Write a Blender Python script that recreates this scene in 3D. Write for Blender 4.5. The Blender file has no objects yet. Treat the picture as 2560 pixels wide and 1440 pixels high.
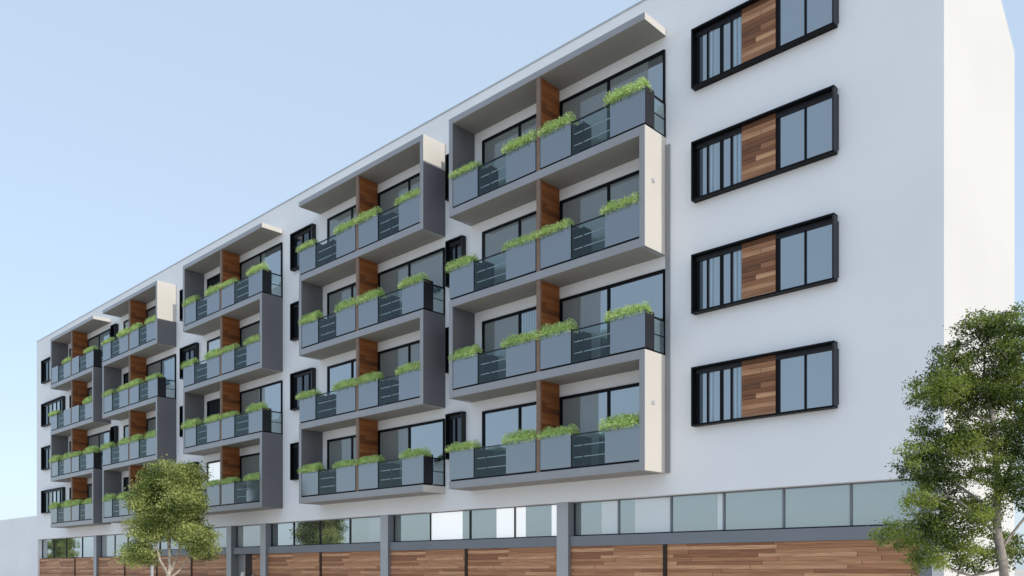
import bpy, math, random
from mathutils import Vector, Matrix, noise
R = math.radians
random.seed(7)
SC = bpy.context.scene
COL = SC.collection

# ------------------------------------------------------------------ camera
cd = bpy.data.cameras.new('camera')
cam = bpy.data.objects.new('camera', cd); COL.objects.link(cam)
cam.location = (0, -20.35, 1.6)
cam.rotation_euler = (R(90), 0, R(43.82))
cd.sensor_width = 36; cd.lens = 36*2105/2560
cd.shift_x = 0; cd.shift_y = 700/2560
cd.clip_start = .1; cd.clip_end = 3000
SC.camera = cam
SC.render.resolution_x = 1024; SC.render.resolution_y = 576

# ------------------------------------------------------------------ light
SUN_EL = 34.2
w = bpy.data.worlds.new('World'); SC.world = w; w.use_nodes = True
nt = w.node_tree; nt.nodes.clear()
sky = nt.nodes.new('ShaderNodeTexSky'); sky.sky_type = 'NISHITA'; sky.sun_disc = False
sky.sun_elevation = R(SUN_EL); sky.sun_rotation = R(89.8)
sky.air_density = 1.0; sky.dust_density = 1.6; sky.ozone_density = 1.6; sky.altitude = 0
bg = nt.nodes.new('ShaderNodeBackground'); bg.inputs[1].default_value = .15
wo = nt.nodes.new('ShaderNodeOutputWorld')
hz = nt.nodes.new('ShaderNodeMixRGB'); hz.blend_type = 'MIX'; hz.inputs[0].default_value = .60
hz.inputs[2].default_value = (4.6, 5.6, 6.7, 1)      # pale high haze that thins the blue of the clear sky
nt.links.new(sky.outputs[0], hz.inputs[1]); nt.links.new(hz.outputs[0], bg.inputs[0]); nt.links.new(bg.outputs[0], wo.inputs[0])
sl = bpy.data.lights.new('sun', 'SUN'); sl.energy = 2.0; sl.angle = R(.5); sl.color = (1, .93, .84)
so = bpy.data.objects.new('sun', sl); COL.objects.link(so)
sd = Vector((math.cos(R(SUN_EL)), .0035, math.sin(R(SUN_EL))))
so.rotation_euler = sd.to_track_quat('Z', 'Y').to_euler(); so.location = (30, -10, 40)
SC.view_settings.view_transform = 'Standard'; SC.view_settings.look = 'None'
SC.view_settings.exposure = 0.18; SC.view_settings.gamma = 1

# ------------------------------------------------------------------ materials
def new_mat(name):
    m = bpy.data.materials.new(name); m.use_nodes = True
    n = m.node_tree; return m, n, n.nodes['Principled BSDF']
def nd(n, t, **k):
    x = n.nodes.new(t)
    for a, b in k.items(): setattr(x, a, b)
    return x
def coord(n): return nd(n, 'ShaderNodeTexCoord').outputs['Object']
def paint(name, c, rough=.6, var=.05, scale=.6, spec=.5, bump=0.0, streak=0.0, metal=0.0):
    m, n, p = new_mat(name)
    p.inputs['Roughness'].default_value = rough; p.inputs['Specular IOR Level'].default_value = spec
    p.inputs['Metallic'].default_value = metal
    co = coord(n)
    no = nd(n, 'ShaderNodeTexNoise'); no.inputs['Scale'].default_value = scale; no.inputs['Detail'].default_value = 5
    n.links.new(co, no.inputs['Vector'])
    mr = nd(n, 'ShaderNodeMapRange'); mr.inputs[1].default_value = .3; mr.inputs[2].default_value = .7
    mr.inputs[3].default_value = 1-var; mr.inputs[4].default_value = 1+var
    n.links.new(no.outputs[0], mr.inputs[0])
    val = mr.outputs[0]
    if streak:
        mp = nd(n, 'ShaderNodeMapping'); mp.inputs['Scale'].default_value = (5, 5, .25); n.links.new(co, mp.inputs[0])
        n2 = nd(n, 'ShaderNodeTexNoise'); n2.inputs['Scale'].default_value = 1.2; n2.inputs['Detail'].default_value = 4
        n.links.new(mp.outputs[0], n2.inputs['Vector'])
        m2 = nd(n, 'ShaderNodeMapRange'); m2.inputs[1].default_value = .35; m2.inputs[2].default_value = .7
        m2.inputs[3].default_value = 1.0; m2.inputs[4].default_value = 1-streak
        n.links.new(n2.outputs[0], m2.inputs[0])
        mu = nd(n, 'ShaderNodeMath', operation='MULTIPLY'); n.links.new(val, mu.inputs[0]); n.links.new(m2.outputs[0], mu.inputs[1])
        val = mu.outputs[0]
    mx = nd(n, 'ShaderNodeVectorMath', operation='SCALE'); mx.inputs[0].default_value = c
    n.links.new(val, mx.inputs['Scale']); n.links.new(mx.outputs[0], p.inputs['Base Color'])
    if bump:
        n3 = nd(n, 'ShaderNodeTexNoise'); n3.inputs['Scale'].default_value = 60; n3.inputs['Detail'].default_value = 3
        n.links.new(co, n3.inputs['Vector'])
        b = nd(n, 'ShaderNodeBump'); b.inputs['Strength'].default_value = bump; b.inputs['Distance'].default_value = .01
        n.links.new(n3.outputs[0], b.inputs['Height']); n.links.new(b.outputs[0], p.inputs['Normal'])
    return m
def wood(name, axis, h, L, stops, gap=.04, rough=.55):
    # boards run along `axis` (0 x, 1 y); rows of height h, lengths about L
    m, n, p = new_mat(name); p.inputs['Roughness'].default_value = rough
    p.inputs['Specular IOR Level'].default_value = .3
    sp = nd(n, 'ShaderNodeSeparateXYZ'); n.links.new(coord(n), sp.inputs[0])
    def M(op, a, b=None):
        x = nd(n, 'ShaderNodeMath', operation=op)
        for i, v in enumerate((a, b)):
            if v is None: continue
            if isinstance(v, (int, float)): x.inputs[i].default_value = v
            else: n.links.new(v, x.inputs[i])
        return x.outputs[0]
    A = sp.outputs[axis]; Z = sp.outputs[2]
    zr = M('DIVIDE', Z, h); row = M('FLOOR', zr); fz = M('FRACT', zr)
    wn = nd(n, 'ShaderNodeTexWhiteNoise', noise_dimensions='1D'); n.links.new(row, wn.inputs['W'])
    ar = M('ADD', M('DIVIDE', A, L), M('MULTIPLY', wn.outputs['Value'], 9.7)); cell = M('FLOOR', ar); fa = M('FRACT', ar)
    cb = nd(n, 'ShaderNodeCombineXYZ'); n.links.new(cell, cb.inputs[0]); n.links.new(row, cb.inputs[1])
    w2 = nd(n, 'ShaderNodeTexWhiteNoise', noise_dimensions='2D'); n.links.new(cb.outputs[0], w2.inputs['Vector'])
    cr = nd(n, 'ShaderNodeValToRGB'); els = cr.color_ramp.elements
    els[0].position = 0; els[0].color = (*stops[0], 1); els[1].position = 1; els[1].color = (*stops[-1], 1)
    for i, s in enumerate(stops[1:-1]):
        e = els.new((i+1)/(len(stops)-1)); e.color = (*s, 1)
    # grain
    g = nd(n, 'ShaderNodeCombineXYZ')
    n.links.new(M('MULTIPLY', A, 1.2), g.inputs[0]); n.links.new(M('MULTIPLY', Z, 38), g.inputs[1]); n.links.new(M('MULTIPLY', w2.outputs['Value'], 40), g.inputs[2])
    gn = nd(n, 'ShaderNodeTexNoise'); gn.inputs['Scale'].default_value = 1; gn.inputs['Detail'].default_value = 5; gn.inputs['Distortion'].default_value = .6
    n.links.new(g.outputs[0], gn.inputs['Vector'])
    tone = M('ADD', M('MULTIPLY', w2.outputs['Value'], .72), M('MULTIPLY', gn.outputs[0], .30)); n.links.new(M('SUBTRACT', tone, .01), cr.inputs[0])
    gm = nd(n, 'ShaderNodeMapRange'); gm.inputs[1].default_value = .3; gm.inputs[2].default_value = .7; gm.inputs[3].default_value = .72; gm.inputs[4].default_value = 1.18
    n.links.new(gn.outputs[0], gm.inputs[0])
    edge = M('LESS_THAN', fz, gap); e2 = M('LESS_THAN', fa, .006)
    k = M('SUBTRACT', 1, M('MULTIPLY', M('MAXIMUM', edge, e2), .72))
    v = nd(n, 'ShaderNodeVectorMath', operation='SCALE'); n.links.new(cr.outputs[0], v.inputs[0]); n.links.new(M('MULTIPLY', k, gm.outputs[0]), v.inputs['Scale'])
    n.links.new(v.outputs[0], p.inputs['Base Color'])
    b = nd(n, 'ShaderNodeBump'); b.inputs['Strength'].default_value = .5; b.inputs['Distance'].default_value = .01
    n.links.new(k, b.inputs['Height']); n.links.new(b.outputs[0], p.inputs['Normal'])
    return m
def pane_mat(name, base, refl, rough=.02, tint=(.9, .96, 1), wave=.02, folds=0.0):
    m = bpy.data.materials.new(name); m.use_nodes = True; n = m.node_tree; n.nodes.clear()
    o = nd(n, 'ShaderNodeOutputMaterial'); mix = nd(n, 'ShaderNodeMixShader')
    d = nd(n, 'ShaderNodeBsdfDiffuse'); d.inputs[0].default_value = (*base, 1)
    if folds:      # hanging curtain folds behind the glass
        wv = nd(n, 'ShaderNodeTexWave', wave_type='BANDS', bands_direction='X'); wv.inputs['Scale'].default_value = 2.6
        wv.inputs['Distortion'].default_value = 2.0; wv.inputs['Detail'].default_value = 2; wv.inputs['Detail Scale'].default_value = .6
        mp = nd(n, 'ShaderNodeMapping'); mp.inputs['Scale'].default_value = (1, 1, .08); n.links.new(coord(n), mp.inputs[0]); n.links.new(mp.outputs[0], wv.inputs['Vector'])
        fm = nd(n, 'ShaderNodeMapRange'); fm.inputs[3].default_value = 1-folds; fm.inputs[4].default_value = 1+folds; n.links.new(wv.outputs['Fac'], fm.inputs[0])
        fs = nd(n, 'ShaderNodeVectorMath', operation='SCALE'); fs.inputs[0].default_value = base; n.links.new(fm.outputs[0], fs.inputs['Scale'])
        n.links.new(fs.outputs[0], d.inputs[0])
    g = nd(n, 'ShaderNodeBsdfGlossy'); g.inputs['Color'].default_value = (*tint, 1); g.inputs['Roughness'].default_value = rough
    fr = nd(n, 'ShaderNodeFresnel'); fr.inputs[0].default_value = 1.5
    ad = nd(n, 'ShaderNodeMath', operation='ADD'); ad.inputs[1].default_value = refl; n.links.new(fr.outputs[0], ad.inputs[0])
    no = nd(n, 'ShaderNodeTexNoise'); no.inputs['Scale'].default_value = .8; n.links.new(coord(n), no.inputs['Vector'])
    b = nd(n, 'ShaderNodeBump'); b.inputs['Strength'].default_value = wave; b.inputs['Distance'].default_value = .3
    n.links.new(no.outputs[0], b.inputs['Height']); n.links.new(b.outputs[0], g.inputs['Normal'])
    n.links.new(ad.outputs[0], mix.inputs[0]); n.links.new(d.outputs[0], mix.inputs[1]); n.links.new(g.outputs[0], mix.inputs[2])
    n.links.new(mix.outputs[0], o.inputs[0]); return m
def clear_glass(name, tint, refl):
    m = bpy.data.materials.new(name); m.use_nodes = True; n = m.node_tree; n.nodes.clear()
    o = nd(n, 'ShaderNodeOutputMaterial'); mix = nd(n, 'ShaderNodeMixShader')
    t = nd(n, 'ShaderNodeBsdfTransparent'); t.inputs[0].default_value = (*tint, 1)
    g = nd(n, 'ShaderNodeBsdfGlossy'); g.inputs['Roughness'].default_value = .01; g.inputs['Color'].default_value = (.85, .95, .97, 1)
    fr = nd(n, 'ShaderNodeFresnel'); ge = nd(n, 'ShaderNodeNewGeometry')   # same index on both faces of the thin sheet
    io = nd(n, 'ShaderNodeMapRange'); io.inputs[3].default_value = 1.45; io.inputs[4].default_value = 1/1.45
    n.links.new(ge.outputs['Backfacing'], io.inputs[0]); n.links.new(io.outputs[0], fr.inputs[0])
    ad = nd(n, 'ShaderNodeMath', operation='MULTIPLY_ADD'); ad.inputs[1].default_value = .32; ad.inputs[2].default_value = refl; n.links.new(fr.outputs[0], ad.inputs[0])
    n.links.new(ad.outputs[0], mix.inputs[0]); n.links.new(t.outputs[0], mix.inputs[1]); n.links.new(g.outputs[0], mix.inputs[2])
    n.links.new(mix.outputs[0], o.inputs[0]); return m
def leaf_mat(name, dark, light, trans=.35):
    m = bpy.data.materials.new(name); m.use_nodes = True; n = m.node_tree; n.nodes.clear()
    o = nd(n, 'ShaderNodeOutputMaterial'); mix = nd(n, 'ShaderNodeMixShader'); mix.inputs[0].default_value = trans
    at = nd(n, 'ShaderNodeAttribute', attribute_name='tone')
    cr = nd(n, 'ShaderNodeValToRGB'); cr.color_ramp.elements[0].color = (*dark, 1); cr.color_ramp.elements[1].color = (*light, 1)
    n.links.new(at.outputs['Fac'], cr.inputs[0])
    d = nd(n, 'ShaderNodeBsdfPrincipled'); d.inputs['Roughness'].default_value = .5; d.inputs['Specular IOR Level'].default_value = .35
    t = nd(n, 'ShaderNodeBsdfTranslucent')
    n.links.new(cr.outputs[0], d.inputs['Base Color']); n.links.new(cr.outputs[0], t.inputs[0])
    n.links.new(d.outputs[0], mix.inputs[1]); n.links.new(t.outputs[0], mix.inputs[2]); n.links.new(mix.outputs[0], o.inputs[0])
    return m

M = dict(
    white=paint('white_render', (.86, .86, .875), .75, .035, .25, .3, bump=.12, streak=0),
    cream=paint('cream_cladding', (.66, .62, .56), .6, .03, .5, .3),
    grey=paint('grey_frame_paint', (.29, .29, .305), .33, .05, .7, .8, streak=.05),
    soffit=paint('soffit_paint', (.31, .295, .28), .7, .06, .5, .3),
    beam=paint('grey_beam_paint', (.20, .215, .24), .5, .05, .7, .4),
    column=paint('column_paint', (.42, .43, .45), .5, .05, .7, .4),
    black=paint('black_aluminium', (.004, .0045, .006), .45, .1, 2, .12),
    dark=paint('charcoal_metal', (.016, .017, .021), .45, .1, 2, .3),
    panel=paint('planter_front_sheet', (.062, .092, .125), .12, .04, .8, 1.0),
    rail=paint('pale_rail', (.45, .48, .5), .35, .05, 1, .5),
    plaster=paint('white_blind', (.78, .78, .76), .8, .03, 1, .2),
    sky_pane=pane_mat('reflective_glazing', (.045, .065, .075), .32),
    grey_pane=pane_mat('glazing_over_grey_blind', (.20, .22, .215), .05, folds=.03),
    dark_pane=pane_mat('dark_glazing', (.010, .013, .018), .03),
    strip_pane=pane_mat('ground_glazing', (.19, .22, .215), .30, tint=(.88, .95, .94)),
    white_pane=pane_mat('glazing_over_white_blind', (.72, .74, .74), .12),
    curtain_pane=pane_mat('glazing_over_blue_curtain', (.20, .27, .32), .14, folds=.45),
    rail_glass=clear_glass('balustrade_glass', (.86, .92, .92), .018),
    end_glass=clear_glass('end_balustrade_glass', (.74, .84, .86), .34),
    end_white=paint('end_wall_render', (.66, .645, .62), .75, .03, .25, .3, bump=.12),  # darker copy of the white render, tones down the sunlit end
    side_grey=paint('shaded_side_grey', (.14, .14, .15), .6, .05, .5, .4),  # puts the shade of the outer sides into the colour; also inner faces
    wood_wall=wood('timber_boards_facade', 0, .105, 2.6, [(.19, .075, .038), (.38, .17, .085), (.54, .27, .14), (.78, .46, .27)]),
    wood_win=wood('timber_boards_window', 0, .13, 1.7, [(.07, .028, .014), (.25, .105, .048), (.42, .20, .10), (.70, .42, .24)], gap=.05),
    wood_div=wood('timber_boards_divider', 1, .17, 2.6, [(.09, .030, .011), (.22, .070, .020), (.31, .105, .030), (.44, .17, .055)], gap=.03),
    wood_edge=paint('timber_edge', (.23, .15, .11), .6, .12, 4, .3),
    bark_pale=paint('pale_bark', (.46, .40, .33), .85, .3, 9, .2, bump=.6),
    bark=paint('grey_bark', (.33, .29, .25), .85, .35, 9, .2, bump=.6),
    leaf_left=leaf_mat('olive_leaves', (.08, .13, .02), (.54, .60, .21), .35),
    leaf_right=leaf_mat('green_leaves', (.034, .070, .007), (.34, .42, .085), .4),
    shrub=leaf_mat('lime_leaves', (.30, .48, .10), (.78, .92, .42), .3),
    soil=paint('planter_soil', (.05, .035, .025), .9, .3, 20, .1),
    ground=paint('light_paving', (.62, .57, .50), .85, .10, .8, .2),
    asphalt=paint('asphalt', (.06, .06, .062), .9, .15, 2, .2),
    kerb=paint('kerb_concrete', (.38, .37, .35), .85, .1, 2, .2),
)

M['panel'].node_tree.nodes['Principled BSDF'].inputs['IOR'].default_value = 1.95
# ------------------------------------------------------------------ mesh helpers
class MB:
    def __init__(s, origin=(0, 0, 0)):
        s.v = []; s.f = []; s.mi = []; s.mats = []; s.o = Vector(origin)
    def mat(s, m):
        if m not in s.mats: s.mats.append(m)
        return s.mats.index(m)
    def face(s, pts, m):
        b = len(s.v); s.v += [tuple(Vector(p)-s.o) for p in pts]; s.f.append(tuple(range(b, b+len(pts)))); s.mi.append(s.mat(m))
    def box(s, x0, x1, y0, y1, z0, z1, m, **fm):
        # fm: px nx py ny pz nz override material per face
        a = dict(px=m, nx=m, py=m, ny=m, pz=m, nz=m); a.update(fm)
        b = len(s.v)
        s.v += [tuple(Vector(p)-s.o) for p in ((x0, y0, z0), (x1, y0, z0), (x1, y1, z0), (x0, y1, z0), (x0, y0, z1), (x1, y0, z1), (x1, y1, z1), (x0, y1, z1))]
        for k, q in (('nz', (0, 3, 2, 1)), ('pz', (4, 5, 6, 7)), ('ny', (0, 1, 5, 4)), ('px', (1, 2, 6, 5)), ('py', (2, 3, 7, 6)), ('nx', (3, 0, 4, 7))):
            s.f.append(tuple(b+i for i in q)); s.mi.append(s.mat(a[k]))
    def tube(s, p0, p1, r0, r1, m, n=8):
        p0 = Vector(p0); p1 = Vector(p1); d = (p1-p0)
        if d.length < 1e-6: return
        q = d.to_track_quat('Z', 'Y'); b = len(s.v)
        for p, r in ((p0, r0), (p1, r1)):
            for i in range(n):
                t = 2*math.pi*i/n; s.v.append(tuple(p+q@Vector((r*math.cos(t), r*math.sin(t), 0))-s.o))
        for i in range(n):
            j = (i+1) % n; s.f.append((b+i, b+j, b+n+j, b+n+i)); s.mi.append(s.mat(m))
        s.f.append(tuple(b+n+i for i in range(n))); s.mi.append(s.mat(m))
    def lathe(s, cx, cy, prof, m, n=20):
        b = len(s.v)
        for r, z in prof:
            for i in range(n):
                t = 2*math.pi*i/n; s.v.append(tuple(Vector((cx+r*math.cos(t), cy+r*math.sin(t), z))-s.o))
        for k in range(len(prof)-1):
            for i in range(n):
                j = (i+1) % n; s.f.append((b+k*n+i, b+k*n+j, b+k*n+n+j, b+k*n+n+i)); s.mi.append(s.mat(m))
        s.f.append(tuple(b+(len(prof)-1)*n+i for i in range(n))); s.mi.append(s.mat(m))
    def build(s, name, parent=None, smooth=False, bevel=0, ploc=(0, 0, 0)):
        me = bpy.data.meshes.new(name); me.from_pydata(s.v, [], s.f)
        for m in s.mats: me.materials.append(M[m])
        me.polygons.foreach_set('material_index', s.mi)
        if smooth: me.polygons.foreach_set('use_smooth', [True]*len(s.f))
        me.update()
        o = bpy.data.objects.new(name, me); COL.objects.link(o)
        if parent is not None: o.parent = parent
        o.location = s.o - Vector(ploc)
        if bevel:
            bv = o.modifiers.new('bevel', 'BEVEL'); bv.width = bevel; bv.segments = 2; bv.limit_method = 'ANGLE'
        return o
def empty(name, loc):
    o = bpy.data.objects.new(name, None); COL.objects.link(o); o.location = loc; o.empty_display_size = .3; return o
def tag(o, label, cat, group=None):
    o['label'] = label; o['category'] = cat
    if group: o['group'] = group
def structure(o): o['kind'] = 'structure'

# ------------------------------------------------------------------ ground
g = MB(); g.face([(-1500, -1500, 0), (1500, -1500, 0), (1500, 1500, 0), (-1500, 1500, 0)], 'ground'); structure(g.build('ground'))
g = MB(); g.face([(-600, -36, .004), (600, -36, .004), (600, -27, .004), (-600, -27, .004)], 'asphalt'); structure(g.build('road'))
g = MB((0, -26.9, 0)); g.box(-600, 600, -27, -26.8, -.1, .12, 'kerb'); structure(g.build('kerb'))

# ------------------------------------------------------------------ the apartment building
X0, X1 = -67.66, -6.09
ZB, ZR = 3.68, 18.10           # underside and top of the white upper wall
bld = empty('apartment_building', (X0, 0, 0)); BO = (X0, 0, 0)
tag(bld, 'long white five storey apartment block with stacked grey balconies and timber ground floor', 'building')
class PB(MB):
    def __init__(s, o=BO): super().__init__(o)
def part(mb, name, parent=None, bevel=0):
    pl = BO if parent is None else tuple(parent['_o'])
    o = mb.build(name, parent or bld, bevel=bevel, ploc=pl); o['_o'] = tuple(mb.o); return o
wl = PB()
prof = [(0, ZB), (6.05, ZB), (6.05, 15.86), (4.69, 16.64), (2.15, ZR-.0), (0, ZR)]
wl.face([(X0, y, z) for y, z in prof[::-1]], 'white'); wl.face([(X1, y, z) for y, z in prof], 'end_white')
for i in range(len(prof)):
    a, b = prof[i], prof[(i+1) % len(prof)]
    wl.face([(X0, a[0], a[1]), (X0, b[0], b[1]), (X1, b[0], b[1]), (X1, a[0], a[1])][::-1], 'white')
part(wl, 'upper_wall')
cp = PB(); cp.box(X0-.02, X1+.02, -.025, .3, ZR+.002, ZR+.05, 'rail'); part(cp, 'coping')
# side wall down to the ground, corner pier, recessed ground floor
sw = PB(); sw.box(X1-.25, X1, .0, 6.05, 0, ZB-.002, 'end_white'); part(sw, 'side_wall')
cpz = PB(); cpz.box(-6.62, X1-.253, .0, .4, 0, ZB-.003, 'beam'); part(cpz, 'corner_pier')
core = PB(); core.box(X0+.01, X1-.26, .42, 6.0, 0, ZB-.004, 'grey'); part(core, 'ground_floor_wall')
lw = PB(); lw.box(X0, X0+.2, 0.003, 6.0, 0, ZB-.002, 'white'); part(lw, 'end_wall')

cols = [-56.45, -38.95, -35.68, -26.48, -17.32]
for c in cols:
    m = PB((c, .2, 0)); m.box(c-.24, c+.24, -.003+.0, .40, 0, ZB-.004, 'column', px='beam'); part(m, 'column', bevel=.008)  # right face painted darker for the shade of the recess
# spandrel beam in stretches between the columns
edges = [X0+.2] + [v for c in cols for v in (c-.243, c+.243)] + [-6.62]
segs = [(edges[i], edges[i+1]) for i in range(0, len(edges), 2)]
for i, (a, b) in enumerate(segs):
    if i == 0: continue
    if i == 1: a0 = -50
    else: a0 = a
    m = PB(((a0+b)/2, .1, 2.44)); m.box(a0+.002, b-.002, .09, .41, 2.28, 2.6, 'beam'); part(m, 'spandrel_beam', bevel=.006)
# timber cladding panels between dark posts
joints = [X0+.2, -63.0, -56.7]
def clad(a, b, z1=2.277):
    m = PB(((a+b)/2, .14, 0)); m.box(a+.002, b-.002, .13, .41, 0, z1, 'wood_wall'); part(m, 'timber_cladding')
def post(x, z1=2.30, wd=.12):
    m = PB((x, .1, 0)); m.box(x-wd/2, x+wd/2, .085, .12, 0, z1, 'wood_dark'); part(m, 'cladding_post')
M['wood_dark'] = paint('dark_timber_post', (.035, .02, .014), .6, .2, 5, .3)
for a, b in [(X0+.2, -63.35), (-63.35, -56.695), (-56.205, -52.0), (-52.0, -47.5), (-47.5, -43.2), (-43.2, -39.195)]:
    clad(a, b)
for x in (-60.3, -52.0, -47.5, -43.2): post(x)
for a, b in [(-35.435, -31.06), (-31.06, -26.725), (-26.235, -21.89), (-21.89, -17.565), (-17.075, -13.55), (-13.55, -6.625)]:
    clad(a, b)
for x in (-31.06, -21.89, -13.55): post(x, 2.276)
# door bay
m = PB((-37.3, .3, 0)); m.box(-38.7, -37.95, .36, .41, 0, 2.27, 'grey'); part(m, 'door_side_panel')
m = PB((-36.8, .3, 0)); m.box(-37.25, -35.93, .33, .41, 0, 2.27, 'wood_wall'); dr = part(m, 'entrance_door')
m = PB((-37.4, .3, 0)); m.box(-37.94, -37.26, .34, .41, 0, 2.272, 'wood_dark'); part(m, 'door_frame')
m = PB((-37.1, .3, 1.05)); m.box(-37.16, -37.12, .27, .33, .9, 1.3, 'rail'); part(m, 'door_handle', dr)
# ground-floor glazing strip: list of (x0, x1, material)
G = [(-6.62, -8.30, 'strip_pane'), (-8.30, -10.05, 'strip_pane'), (-10.05, -11.78, 'strip_pane'), (-11.78, -11.98, 'white_pane'), (-11.98, -12.35, 'strip_pane'),
     (-12.35, -13.47, 'strip_pane'), (-13.47, -14.75, 'white_pane'), (-14.75, -15.34, 'strip_pane'), (-15.34, -16.0, 'white_pane'), (-16.0, -17.07, 'strip_pane'),
     (-17.57, -18.05, 'plaster_pane'), (-18.05, -19.2, 'strip_pane'), (-19.2, -20.58, 'plaster_pane'), (-20.58, -22.31, 'strip_pane'), (-22.31, -24.1, 'plaster_pane'),
     (-24.1, -26.2, 'strip_pane'), (-26.74, -27.9, 'white_soft'), (-27.9, -29.18, 'strip_pane'), (-29.18, -35.4, 'mirror_pane'), (-35.95, -38.7, 'white_soft'),
     (-39.2, -47.5, 'white_soft'), (-47.5, -56.2, 'white_soft'), (-56.7, -67.4, 'mirror_pane')]
M['plaster_pane'] = pane_mat('glazing_over_bright_blind', (.86, .87, .87), .10)
_n = M['plaster_pane'].node_tree      # a lit room behind a white blind
_e = _n.nodes.new('ShaderNodeEmission'); _e.inputs[0].default_value = (1, .99, .97, 1); _e.inputs[1].default_value = .35
_a = _n.nodes.new('ShaderNodeAddShader'); _o = [x for x in _n.nodes if x.type == 'OUTPUT_MATERIAL'][0]
_src = _o.inputs[0].links[0].from_socket; _n.links.new(_src, _a.inputs[0]); _n.links.new(_e.outputs[0], _a.inputs[1]); _n.links.new(_a.outputs[0], _o.inputs[0])
M['white_soft'] = pane_mat('glazing_over_pale_curtain', (.42, .46, .46), .20, folds=.10)
M['mirror_pane'] = pane_mat('mirror_glazing', (.06, .07, .07), .45)
mull = [-8.30, -10.05, -11.78, -13.47, -15.34, -19.68, -21.89, -24.05, -29.18, -31.4, -33.5, -41.5, -44, -50, -52, -54, -59.5, -62.5, -65]
def ground_window(a, b):
    z0 = 2.6 if a > -56 else 2.28; c = (a+b)/2
    win = PB((c, .3, z0))
    win.box(a, b, .30, .345, ZB-.035, ZB-.006, 'beam'); win.box(a, b, .30, .345, z0+.002, z0+.045, 'dark')
    win.box(b-.06, b, .285, .34, z0+.045, ZB-.035, 'dark'); win.box(a, a+.03, .285, .34, z0+.045, ZB-.035, 'dark')
    for x in mull:
        if a < x < b: win.box(x-.026, x+.026, .285, .34, z0+.045, ZB-.035, 'beam' if x > -16 else 'dark')
    gl = part(win, 'ground_floor_window')
    pn = PB((c, .33, z0))
    for x1, x0, mm in G:
        x0 = max(x0, a); x1 = min(x1, b)
        if x1 > x0+.01: pn.box(x0, x1, .325, .335, z0+.003, ZB-.007, mm)
    part(pn, 'pane', gl)
bays = [(X0+.21, -56.695), (-56.2, -47.52), (-47.5, -39.195), (-38.7, -35.925), (-35.43, -26.725), (-26.23, -17.565), (-17.07, -6.63)]
for a, b in bays: ground_window(a, b)

# --- wall windows with deep black hoods
def hood_window(x0, x1, z0, z1, proj=.26, kind='plain', label=None):
    t = .05
    m = PB(((x0+x1)/2, 0, (z0+z1)/2))
    m.box(x0, x1, -proj, -.001, z1-t, z1, 'black'); m.box(x0, x1, -proj, -.001, z0, z0+t, 'black')
    m.box(x0, x0+t, -proj, -.001, z0+t, z1-t, 'black'); m.box(x1-t, x1, -proj, -.001, z0+t, z1-t, 'dark')
    a0, a1, b0, b1 = x0+t, x1-t, z0+t, z1-t
    bars = []
    W = x1-x0
    if kind == 'wide':
        bars = [(x0+.42, .035, .0), (x0+.84, .07, 0), (x0+1.14, .04, 0), (x0+2.46, .09, 0), (x0+3.19, .035, 0)]
    elif kind == 'far':
        bars = [(x0+W*f, .07, 0) for f in (.25, .45, .62, .8)]
    else:
        bars = [(x0+W*.45, .05, 0), (x0+W*.75, .04, 0)] if W > 1.2 else [(x0+W*.45, .05, 0)]
    m.box(a0, a1, -.07, -.002, b1-.13, b1-.001, 'dark')
    for c, wd, _ in bars: m.box(c-wd/2, c+wd/2, -.075, -.003, b0, b1-.131, 'black')
    m.box(a0, a1, -.06, -.002, b0, b0+.035, 'dark')
    o = part(m, 'window')
    p = PB((x0+.7 if kind == 'wide' else (x0+x1)/2, -.02, (z0+z1)/2))
    if kind == 'wide':
        secs = [(.065, .26, 'dark_pane'), (.26, .40, 'sky_pane'), (.40, .64, 'curtain_pane'), (.64, .84, 'sky_pane'), (.84, 1.14, 'sky_pane'), (1.14, 1.46, 'curtain_pane'), (2.42, 3.19, 'sky_pane'), (3.19, 4.03, 'sky_pane')]
        for a, b, mm in secs[:6]: p.box(x0+a, x0+b, -.03, -.02, b0+.03, b1-.12, mm)
        p2 = PB((x0+3.2, -.02, (z0+z1)/2))
        for a, b, mm in secs[6:]: p2.box(x0+a, x0+b, -.03, -.02, b0+.03, b1-.12, mm)
        part(p2, 'pane', o)
    elif kind == 'far':
        for i, mm in enumerate(('dark_pane', 'grey_pane', 'white_soft', 'curtain_pane', 'dark_pane')):
            fr = (0, .25, .45, .62, .8, 1); p.box(a0+(a1-a0)*fr[i], a0+(a1-a0)*fr[i+1], -.03, -.02, b0+.03, b1-.12, mm)
    else:
        for i, mm in enumerate(('dark_pane', 'dark_pane')):
            p.box(a0+(a1-a0)*(0, .45)[i], a0+(a1-a0)*(.45, 1)[i], -.03, -.02, b0+.03, b1-.12, mm)
    part(p, 'pane', o)
    if kind == 'wide':
        q = PB((x0+1.93, -.03, z0)); q.box(x0+1.46, x0+2.41, -.085, -.03, b0+.002, b1-.002, 'wood_win'); part(q, 'timber_panel', o)
    return o
for k in range(4):
    z0, z1 = 5.50+3.1*k, 7.12+3.1*k
    hood_window(-12.49, -8.50, z0, z1, .22, 'wide')
    for a, b, kd in [(-22.66, -21.78, 'plain'), (-33.0, -31.25, 'plain'), (-43.95, -42.1, 'plain'), (-53.4, -52.65, 'plain'), (-66.1, -61.75, 'far')]:
        hood_window(a, b, z0, z1, .2, kd)

# --- balconies
FL = [4.55, 7.65, 10.75, 13.85]       # floor levels
YF = -1.05
BLK = [('A', -21.52, -13.44, 0), ('B', -30.92, -22.87, 1), ('C', -41.72, -33.92, 0), ('D', -52.35, -44.75, 1), ('E', -61.41, -53.80, 0)]
T = .19
def rgt_closed(typ, k): return (k % 2 == 0) if typ == 0 else (k % 2 == 1)
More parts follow.
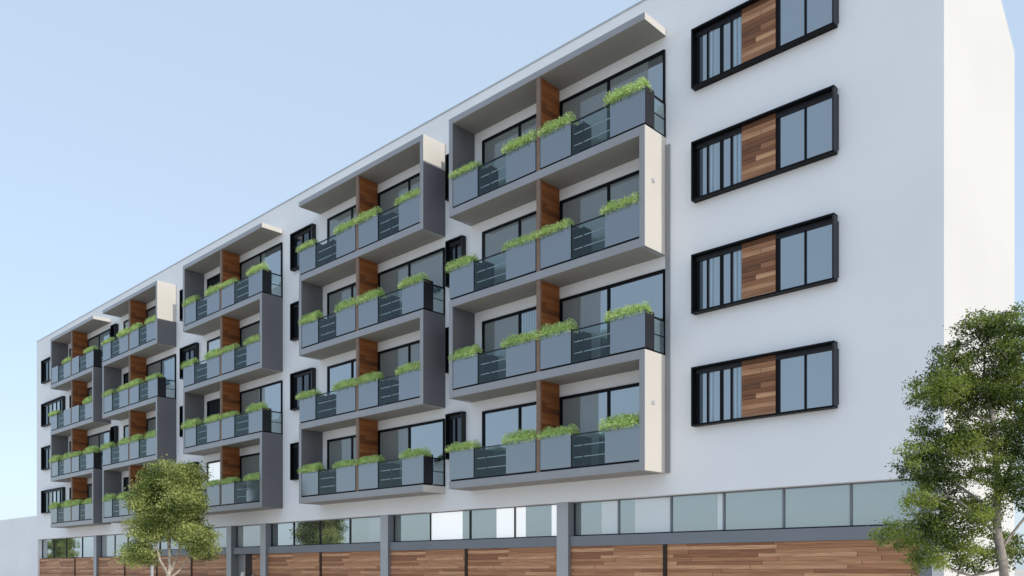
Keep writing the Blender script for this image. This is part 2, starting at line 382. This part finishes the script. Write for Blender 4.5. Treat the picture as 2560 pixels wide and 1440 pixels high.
# what each door shows, by block and floor: list of (fraction end, material) for left and right door
DOORS = {
 ('A', 3): ([(1, 'grey_pane')], [(.86, 'grey_pane'), (1, 'sky_pane')]),
 ('A', 2): ([(1, 'grey_pane')], [(1, 'grey_pane')]),
 ('A', 1): ([(.5, 'grey_pane'), (1, 'curtain_pane')], [(.40, 'grey_pane'), (1, 'sky_pane')]),
 ('A', 0): ([(1, 'sky_pane')], [(.40, 'grey_pane'), (1, 'sky_pane')]),
 ('B', 3): ([(1, 'grey_pane')], [(1, 'grey_pane')]),
 ('B', 2): ([(1, 'grey_pane')], [(.5, 'grey_pane'), (1, 'grey_pane')]),
 ('B', 1): ([(1, 'sky_pane')], [(.8, 'grey_pane'), (1, 'sky_pane')]),
 ('B', 0): ([(1, 'grey_pane')], [(.48, 'grey_pane'), (1, 'sky_pane')]),
 ('C', 3): ([(1, 'dark_pane')], [(.6, 'grey_pane'), (1, 'sky_pane')]),
 ('C', 2): ([(1, 'white_soft')], [(1, 'grey_pane')]),
 ('C', 1): ([(1, 'dark_pane')], [(.6, 'grey_pane'), (1, 'sky_pane')]),
 ('C', 0): ([(1, 'plaster_pane')], [(1, 'grey_pane')]),
}
NAMES = {'A': 'nearest', 'B': 'second', 'C': 'middle', 'D': 'fourth', 'E': 'farthest'}
SHRUBS = []
for nm, bx0, bx1, typ in BLK:
    Wd = bx1-bx0; mid = (bx0+bx1)/2 + .05
    for k, f in enumerate(FL):
        rc = rgt_closed(typ, k); top = k == 3
        zt = 16.95 if top else f+3.1            # top of the closed side panel
        zc = 16.75 if top else f+2.85           # ceiling
        # slab limits: own closed side and the side closed on the floor below
        a, b = bx0+T, bx1-T
        if k == 0:
            if rc: a = bx0
            else: b = bx1
        O = (mid, YF/2, f)
        m = PB(O)
        cr = 'cream'
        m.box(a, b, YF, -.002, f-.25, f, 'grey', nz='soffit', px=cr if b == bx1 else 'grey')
        if top:
            a2, b2 = (bx0, bx1-T) if rc else (bx0+T, bx1)
            m.box(a2, b2, YF, -.002, 16.75, 16.95, 'grey', nz='soffit', px=cr if b2 == bx1 else 'grey', pz='cream')
        # the closed side
        if rc:
            zs = {'B': 15.98, 'D': 14.93}.get(nm, zt) if top else zt      # cream stands for the sunlit top, split at the neighbour's shadow line
            m.box(bx1-T, bx1, YF, -.002, f-.25, zs, 'grey', px='cream' if nm == 'A' else 'side_grey', nx='side_grey', pz='cream')  # beyond the nearest stack the shaded side is painted dark grey
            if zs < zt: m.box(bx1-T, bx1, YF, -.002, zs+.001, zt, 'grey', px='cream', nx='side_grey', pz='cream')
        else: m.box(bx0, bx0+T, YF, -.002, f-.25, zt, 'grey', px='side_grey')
        bal = part(m, 'balcony', bevel=.006)
        # divider between the two flats
        d = PB((mid, -.5, f)); d.box(mid-.05, mid+.05, YF+.10, -.07, f+.002, zc-.002, 'wood_div')
        d.box(mid-.075, mid+.075, YF+.03, YF+.099, f+.002, zc-.002, 'wood_edge'); part(d, 'divider_panel', bal)
        # planters
        L = bx0+T+.01 if not rc else bx0+.01
        Rr = bx1-T-.01 if rc else bx1-.01
        pw = 1.2
        P = [(L, L+pw), (mid-.10-pw-.08, mid-.10), (mid+.10, mid+.10+pw+.02), (Rr-pw, Rr)]
        for j, (p0, p1) in enumerate(P):
            q = PB(((p0+p1)/2, -.8, f))
            q.box(p0, p1, -1.032, -.57, f+.06, f+1.10, 'dark', ny='panel', pz='soil')
            q.box(p0+.02, p1-.02, -1.0, -.6, f+.001, f+.059, 'black')
            part(q, 'planter_box', bal, bevel=.006)
            SHRUBS.append((nm, k, j, (p0+p1)/2, f+1.10, p1-p0))
        # glass balustrades with rods behind
        for g0, g1 in ((P[0][1]+.01, P[1][0]-.01), (P[2][1]+.01, P[3][0]-.01)):
            gq = PB(((g0+g1)/2, -1, f)); gq.box(g0, g1, -1.012, -1.0, f+.05, f+1.0, 'rail_glass'); part(gq, 'glass_panel', bal)
            rq = PB(((g0+g1)/2, -1, f)); rq.box(g0-.008, g1+.008, -1.03, -.985, f+1.001, f+1.03, 'dark')
            rq.box(g0-.008, g1+.008, -1.03, -.985, f+.005, f+.049, 'black')
            rq.box(g0-.008, g1+.008, -.93, -.91, f+.34, f+.365, 'rail'); rq.box(g0-.008, g1+.008, -.93, -.91, f+.68, f+.705, 'rail')
            part(rq, 'handrail', bal)
            # black box added behind the glass to make the gap beside the planter dark
            sw_ = (g1-g0)-.02 if nm in 'CDE' else ({0: .50, 1: .40} if nm == 'A' else {0: 1.1, 1: .72})[0 if g0 < mid else 1]
            su = PB((g0+sw_/2, -.78, f)); xa, xb = g0+.01, g0+.01+sw_
            su.box(xa, xb, -.60, -.575, f+.004, f+.94, 'black'); su.box(xa, xa+.02, -.965, -.601, f+.004, f+.94, 'black'); su.box(xb-.02, xb, -.965, -.601, f+.004, f+.94, 'black')
            for zz in (.03, .34, .66, .92): su.box(xa+.021, xb-.021, -.905 if zz not in (.34, .66) else -.90, -.601, f+zz, f+zz+.018, 'black')
            part(su, 'dark_gap_box', bal)
        # open end railing
        ex0, ex1 = (bx1-.035, bx1-.02) if not rc else (bx0+.02, bx0+.035)
        gq = PB((ex0, -.3, f)); gq.box(ex0, ex1, -.56, -.05, f+.05, f+.95, 'end_glass'); part(gq, 'end_glass', bal)
        rq = PB((ex0, -.3, f))
        rq.box(ex0-.02, ex1+.012, -.568, -.004, f+.951, f+1.0, 'black'); rq.box(ex0-.008, ex1+.006, -.568, -.05, f+.50, f+.525, 'black')
        rq.box(ex0-.02, ex1+.012, -.049, -.004, f+.003, f+.95, 'black'); rq.box(ex0-.02, ex1+.012, -.568, -.05, f+.003, f+.048, 'black')
        part(rq, 'end_railing', bal)
        # doors onto the balcony
        dl, dr_ = DOORS.get((nm, k), ([(1, 'grey_pane' if k % 2 else 'dark_pane')], [(.5, 'grey_pane'), (1, 'curtain_pane')]))
        for side, (x0, x1, fm, secs) in enumerate(((bx0+.62, mid-.06, .52, dl), (mid+.06, bx1-.02 if not rc else bx1-T-.01, .5 if not rc else .52, dr_))):
            zh = zc-.39; dm = PB(((x0+x1)/2, -.05, f)); x0 += .0
            xm = x0+(x1-x0)*fm if side == 0 else mid+1.98
            dm.box(x0, x1, -.075, -.003, zh-.09, zh, 'black'); dm.box(x0, x0+.10, -.075, -.003, f+.002, zh-.09, 'black')
            dm.box(x1-.05, x1, -.075, -.003, f+.002, zh-.09, 'black'); dm.box(xm-.04, xm+.04, -.075, -.003, f+.002, zh-.09, 'black')
            dm.box(x0+.1, x1-.05, -.070, -.003, f+.003, f+.06, 'black')
            do = part(dm, 'balcony_door', bal)
            pm = PB(((x0+x1)/2, -.03, f)); pa = 0
            for fr, mm in secs:
                pm.box(x0+.09+(x1-x0-.13)*pa, x0+.09+(x1-x0-.13)*fr, -.035, -.02, f+.05, zh-.08, mm); pa = fr
            # panes hang off the balcony (deepest level allowed)
            po = part(pm, 'door_pane', bal)
            # blind box above the door
        if nm == 'A' and rc:
            fx = PB((bx1, -.6, f)); fx.box(bx1+.001, bx1+.02, -.72, -.60, f+1.62, f+1.72, 'rail'); part(fx, 'wall_plate', bal)
for o in bpy.data.objects:
    if o.name.startswith('balcony_door') and o.parent and o.parent.name.startswith('balcony'):
        pass
# dark service reveal running down beside the nearest stack
rv = PB((-13.3, 0, 4.3)); rv.box(-13.437, -13.30, -.05, -.002, 4.3, 13.62, 'grey'); part(rv, 'wall_channel')

# low white wall beyond the far end
lwall = MB((-84, .1, 0)); lwall.box(-100, X0-.003, .02, .35, 0, 5.43, 'white')
o = lwall.build('boundary_wall'); tag(o, 'plain low white wall running left from the far end of the building', 'wall')

# ------------------------------------------------------------------ leaves
def leaves_mesh(name, pts, size, mat, asp=.45, flat=0.0):
    """pts: list of (pos, tone, scale)"""
    v = []; f = []; tone = []
    for p, tn, sc in pts:
        n = Vector((random.gauss(0, 1), random.gauss(0, 1), random.gauss(0, 1)+flat)).normalized()
        a = n.orthogonal().normalized(); a.rotate(Matrix.Rotation(random.uniform(0, 6.283), 3, n)); b = n.cross(a)
        s = size*sc*random.uniform(.7, 1.3); b0 = len(v)
        bend = n*s*.18
        v += [p-a*s, p+b*s*asp-bend*.4, p+a*s-bend, p-b*s*asp-bend*.4]
        f.append((b0, b0+1, b0+2, b0+3)); tone += [tn]*4
    me = bpy.data.meshes.new(name); me.from_pydata([tuple(x) for x in v], [], f)
    at = me.attributes.new('tone', 'FLOAT', 'POINT'); at.data.foreach_set('value', tone)
    me.materials.append(mat); me.update(); return me
def tree(root_name, base, label, blobs, ntips, per, lsize, cr, mat_leaf, mat_bark, stems, r_tip=.006, seed=1, flat=0.6, drop=0, group=None, rmax=.14, spread=(1, 1, .6)):
    random.seed(seed)
    root = empty(root_name, base); tag(root, label, 'tree', group)
    tips = []
    tot = sum(b[3]*b[4]*b[5] for b in blobs)
    for bx, by, bz, rx, ry, rz in blobs:
        for _ in range(max(3, int(ntips*rx*ry*rz/tot))):
            d = Vector((random.gauss(0, 1), random.gauss(0, 1), random.gauss(0, 1))).normalized()*random.random()**.42
            tips.append(Vector((bx+d.x*rx, by+d.y*ry, bz+d.z*rz)))
    nodes = []; par = []
    def chain(pts):
        prev = None
        for i, p in enumerate(pts):
            if i == 0 and nodes:
                nodes_i = min(range(len(nodes)), key=lambda q: (nodes[q]-Vector(p)).length); prev = nodes_i
                if (nodes[prev]-Vector(p)).length < .02: continue
            nodes.append(Vector(p)); par.append(prev if prev is not None else -1); prev = len(nodes)-1
    for st in stems:
        # subdivide with wobble
        q = [Vector(st[0])]
        for a, b in zip(st[:-1], st[1:]):
            a = Vector(a); b = Vector(b); n = max(2, int((b-a).length/.22))
            for i in range(1, n+1):
                q.append(a.lerp(b, i/n)+Vector((random.uniform(-1, 1), random.uniform(-1, 1), 0))*.018)
        chain(q)
    nstem = len(nodes)
    c0 = Vector(stems[0][-1]) if stems else Vector((0, 0, 1))
    low = min(n.z for n in nodes)
    trunk_top = nodes[min(nstem-1, len(nodes)-1)]
    tips.sort(key=lambda t: min((t-nodes[i]).length for i in range(0, nstem, 2)))
    tipidx = []
    zmin_attach = .9
    for t in tips:
        best = None; bd = 1e9
        for i, n in enumerate(nodes):
            if i < nstem and n.z < zmin_attach: continue
            d = (t-n).length + max(0, n.z-t.z)*.9
            if d < bd: bd = d; best = i
        n = nodes[best]; d = t-n
        k = max(1, int(d.length/.28)); prev = best
        for i in range(1, k+1):
            p = n.lerp(t, i/k)+Vector((0, 0, -.04*math.sin(math.pi*i/k)*d.length))+Vector((random.uniform(-1, 1), random.uniform(-1, 1), random.uniform(-1, 1)))*.02*(i < k)
            nodes.append(p); par.append(prev); prev = len(nodes)-1
        tipidx.append(prev)
    ar = [0.0]*len(nodes); ch = [0]*len(nodes)
    for i in range(len(nodes)-1, -1, -1):
        if ar[i] == 0: ar[i] = r_tip**2.15
        if par[i] >= 0: ar[par[i]] += ar[i]
    rad = [min(rmax, a**(1/2.15)) for a in ar]
    mb = MB(); mb.mats = ['x']
    for i in range(len(nodes)):
        if par[i] >= 0:
            r0, r1 = rad[par[i]], rad[i]; r0 = min(r0, r1*1.35)
            mb.tube(nodes[par[i]], nodes[i], r0, r1, 'x', 10 if r1 > .03 else 5)
    me = bpy.data.meshes.new('trunk'); me.from_pydata(mb.v, [], mb.f); me.materials.append(mat_bark)
    me.polygons.foreach_set('use_smooth', [True]*len(mb.f)); me.update()
    to = bpy.data.objects.new('trunk', me); COL.objects.link(to); to.parent = root
    pts = []
    for ti in tipidx:
        c = nodes[ti]; ctone = min(1, max(0, .45+1.5*noise.noise(c*(2.2 if seed == 11 else 1.3)+Vector((seed*3, 0, 0)))+random.gauss(0, .14)))
        for _ in range(int(per*random.uniform(.6, 1.4))):
            d = Vector((random.gauss(0, spread[0]), random.gauss(0, spread[1]), random.gauss(0, spread[2])))*cr
            pts.append((c+d, min(1, max(0, ctone+random.gauss(0, .2))), random.uniform(.7, 1.2)))
    me = leaves_mesh('crown', pts, lsize, mat_leaf, .5, flat)
    co = bpy.data.objects.new('crown', me); COL.objects.link(co); co.parent = root
    return root
def P3(x, y, t, z0=0):
    """world point seen at photo pixel x, y at forward distance t (used once, to place things at real positions)"""
    a = (x-1280)/2105*t; Z = 1.6+(1420-y)/2105*t
    return Vector((.7216*a-.6924*t, -20.35+.6925*a+.7216*t, Z))
# left tree
tb = P3(418, 1420, 37.8); tb.z = 0
rv_ = Vector((.7216, .6925, 0)); fv_ = Vector((-.6924, .7216, 0))
def loc(base, x, y, t, dd=0):
    p = P3(x, y, t)+fv_*dd; return p-base
S = 37.8/2105
def blob(base, x, y, rx, ry, t, dd=0, s=None):
    s = t/2105; p = loc(base, x, y, t, dd); g = 1.04 if t > 20 else 1.0
    return (p.x, p.y, p.z, rx*s*g, rx*s*.95*g, ry*s*g)
Lb = [blob(tb, 415, 1205, 62, 50, 37.8), blob(tb, 470, 1195, 38, 36, 37.8, .4), blob(tb, 370, 1250, 48, 42, 37.8, -.3), blob(tb, 445, 1262, 68, 46, 37.8),
      blob(tb, 378, 1318, 52, 40, 37.8), blob(tb, 450, 1320, 62, 34, 37.8, .3), blob(tb, 500, 1345, 44, 36, 37.8, -.2), blob(tb, 345, 1385, 46, 34, 37.8), blob(tb, 500, 1375, 36, 26, 37.8, .5), blob(tb, 408, 1180, 30, 26, 37.8)]
def sp(base, t, *px): return [tuple(loc(base, x, y, t, d)) for x, y, d in px]
tree('street_tree', tb, 'bushy olive green tree with pale stems in front of the far balconies', Lb, 980, 74, .050, .17,
     M['leaf_left'], M['bark_pale'],
     [[(0, 0, 0)] + sp(tb, 37.8, (418, 1455, 0), (425, 1420, 0), (420, 1350, .1), (418, 1300, .1), (420, 1230, 0)),
      sp(tb, 37.8, (421, 1440, 0), (438, 1400, .1), (450, 1350, .2), (455, 1300, .2)),
      sp(tb, 37.8, (421, 1440, 0), (402, 1400, -.1), (390, 1350, -.2), (385, 1300, -.1)),
      sp(tb, 37.8, (418, 1452, 0), (445, 1425, .2), (470, 1390, .3), (490, 1360, .2))],
     r_tip=.0075, seed=3, rmax=.13)
# its twin farther along the pavement, beyond the left edge of the photograph, mirrored in the far ground-floor glass
src = bpy.data.objects['street_tree']
tw = src.copy(); COL.objects.link(tw); tw.location = (-96, -10.4, 0); tw.rotation_euler = (0, 0, 2.0); tw.scale = (1, 1, .9)
tag(tw, 'street tree beyond the far end of the building, reflected in the ground-floor glass', 'tree')
for ch in [c for c in bpy.data.objects if c.parent == src]:
    c = ch.copy(); COL.objects.link(c); c.parent = tw
# right tree
t2 = 12.0
rb = P3(2505, 1420, t2); rb.z = 0
RB = [blob(rb, 2450, 825, 60, 50, t2), blob(rb, 2400, 900, 60, 55, t2, .1), blob(rb, 2500, 880, 75, 70, t2, -.2), blob(rb, 2345, 975, 75, 55, t2), blob(rb, 2450, 980, 90, 60, t2, .2),
      blob(rb, 2540, 960, 60, 80, t2, .2), blob(rb, 2320, 1060, 40, 35, t2, .1), blob(rb, 2300, 1150, 65, 55, t2), blob(rb, 2380, 1110, 60, 60, t2, -.1), blob(rb, 2470, 1090, 80, 60, t2, .2),
      blob(rb, 2380, 1190, 75, 40, t2, .2), blob(rb, 2560, 1100, 60, 80, t2, 0), blob(rb, 2470, 1180, 60, 40, t2, -.2), blob(rb, 2250, 1335, 62, 36, t2, .1), blob(rb, 2330, 1330, 70, 50, t2, 0),
      blob(rb, 2400, 1370, 50, 50, t2, .1), blob(rb, 2310, 1400, 50, 40, t2, -.1), blob(rb, 2560, 1275, 26, 24, t2, -.1), blob(rb, 2620, 1000, 70, 120, t2, .2), blob(rb, 2640, 1180, 60, 90, t2, .1), blob(rb, 2530, 800, 50, 35, t2, 0),
      blob(rb, 2470, 1270, 60, 40, t2, .25), blob(rb, 2420, 1300, 50, 40, t2, -.2), blob(rb, 2540, 1370, 50, 60, t2, .3), blob(rb, 2380, 1260, 60, 40, t2, .15), blob(rb, 2290, 1255, 45, 36, t2, 0), blob(rb, 2520, 1230, 60, 50, t2, -.2), blob(rb, 2450, 1400, 50, 40, t2, .2)]
tree('street_tree', rb, 'feathery green tree with grey trunk standing before the sunlit right end wall', RB, 2400, 48, .0195, .056,
     M['leaf_right'], M['bark'],
     [[(0, 0, 0)] + sp(rb, t2, (2520, 1480, 0), (2505, 1400, 0), (2492, 1330, 0), (2495, 1270, 0), (2500, 1180, .05), (2490, 1080, .05), (2470, 980, .05), (2460, 880, 0)),
      sp(rb, t2, (2492, 1310, 0), (2450, 1250, .05), (2400, 1210, .1), (2350, 1170, .1)),
      sp(rb, t2, (2490, 1335, 0), (2440, 1300, -.1), (2380, 1250, -.1), (2340, 1230, -.1)),
      sp(rb, t2, (2495, 1260, 0), (2530, 1190, .1), (2560, 1100, .1), (2580, 1000, .1)),
      sp(rb, t2, (2510, 1420, 0), (2440, 1440, .1), (2380, 1420, .1), (2340, 1380, .1)),
      sp(rb, t2, (2500, 1380, 0), (2545, 1300, -.1), (2575, 1260, -.1), (2620, 1180, -.1)),
      sp(rb, t2, (2480, 1060, .05), (2420, 1020, .1), (2370, 990, .1))],
     r_tip=.0029, seed=11, rmax=.10, flat=.5)

# ------------------------------------------------------------------ planter shrubs
random.seed(21)
def shrub_mesh(seed, L=1.42):
    random.seed(seed); pts = []
    n = 12000
    bl = [(random.uniform(-L/2+.12, L/2-.12), random.uniform(-.07, .07), random.uniform(.02, .12), random.uniform(.14, .26), random.uniform(.18, .26), random.uniform(.16, .27)) for _ in range(10)]
    bl += [(x, -.09, .0, .24, .30, .27+.06*random.random()) for x in (-.56, -.28, 0, .28, .56)]*2
    for i in range(n):
        b = random.choice(bl); d = Vector((random.gauss(0, 1), random.gauss(0, 1), random.gauss(0, 1))).normalized()*random.uniform(.55, 1.0)
        p = Vector((b[0]+d.x*b[3], b[1]+d.y*b[4], b[2]+abs(d.z)*b[5]*1.15-(.15 if d.z < -.2 else 0)))
        tn = .5+.8*noise.noise(p*6+Vector((seed, 0, 0)))+random.gauss(0, .15)
        pts.append((p, min(1, max(0, tn)), 1))
    return leaves_mesh('planter_shrub', pts, .019, M['shrub'], .55, .2)
SM = [shrub_mesh(s) for s in (31, 32, 33, 34, 35)]
LV = ['lowest', 'second', 'third', 'top']
ST = {'A': 'rightmost', 'B': 'second from right', 'C': 'middle', 'D': 'second from left', 'E': 'leftmost'}
PS = ['left end', 'left of divider', 'right of divider', 'right end']
SKIP = {('E', 3, 0), ('E', 3, 2), ('E', 2, 2), ('E', 2, 1)}
for nm, k, j, x, z, wd in SHRUBS:
    if (nm, k, j) in SKIP: continue
    o = bpy.data.objects.new('planter_shrub', random.choice(SM)); COL.objects.link(o)
    o.location = (x+random.uniform(-.12, .0), -.82, z-.03); o.rotation_euler = (0, 0, random.uniform(-.03, .03))
    o.scale = (wd/1.28*random.uniform(.95, 1.08), random.uniform(.85, 1.1), random.uniform(.72, 1.12))
    tag(o, 'lime green shrub, %s, %s balcony of the %s balcony stack' % (PS[j], LV[k], ST[nm]), 'shrub', 'shrubs growing in the balcony planters')

# ------------------------------------------------------------------ street things
bp = P3(607, 1420, 40.5); bp.z = 0
b = MB(bp); b.lathe(bp.x, bp.y, [(.13, 0), (.13, .04), (.105, .05), (.105, 1.27), (.098, 1.34), (.07, 1.39), (.02, 1.41)], 'plaster')
o = b.build('bollard', smooth=True); tag(o, 'small white round topped bollard by the entrance, only its top showing', 'bollard')
pp = P3(380, 1420, 37.0); pp.z = 0
b = MB(pp); b.box(pp.x-.045, pp.x+.045, pp.y-.045, pp.y+.045, 0, 1.68, 'rail'); b.box(pp.x-.055, pp.x+.055, pp.y-.055, pp.y+.055, 1.68, 1.70, 'rail')
o = b.build('post'); tag(o, 'slim grey square post beside the trunk of the left tree', 'post')
for o in bpy.data.objects:
    if '_o' in o.keys(): del o['_o']
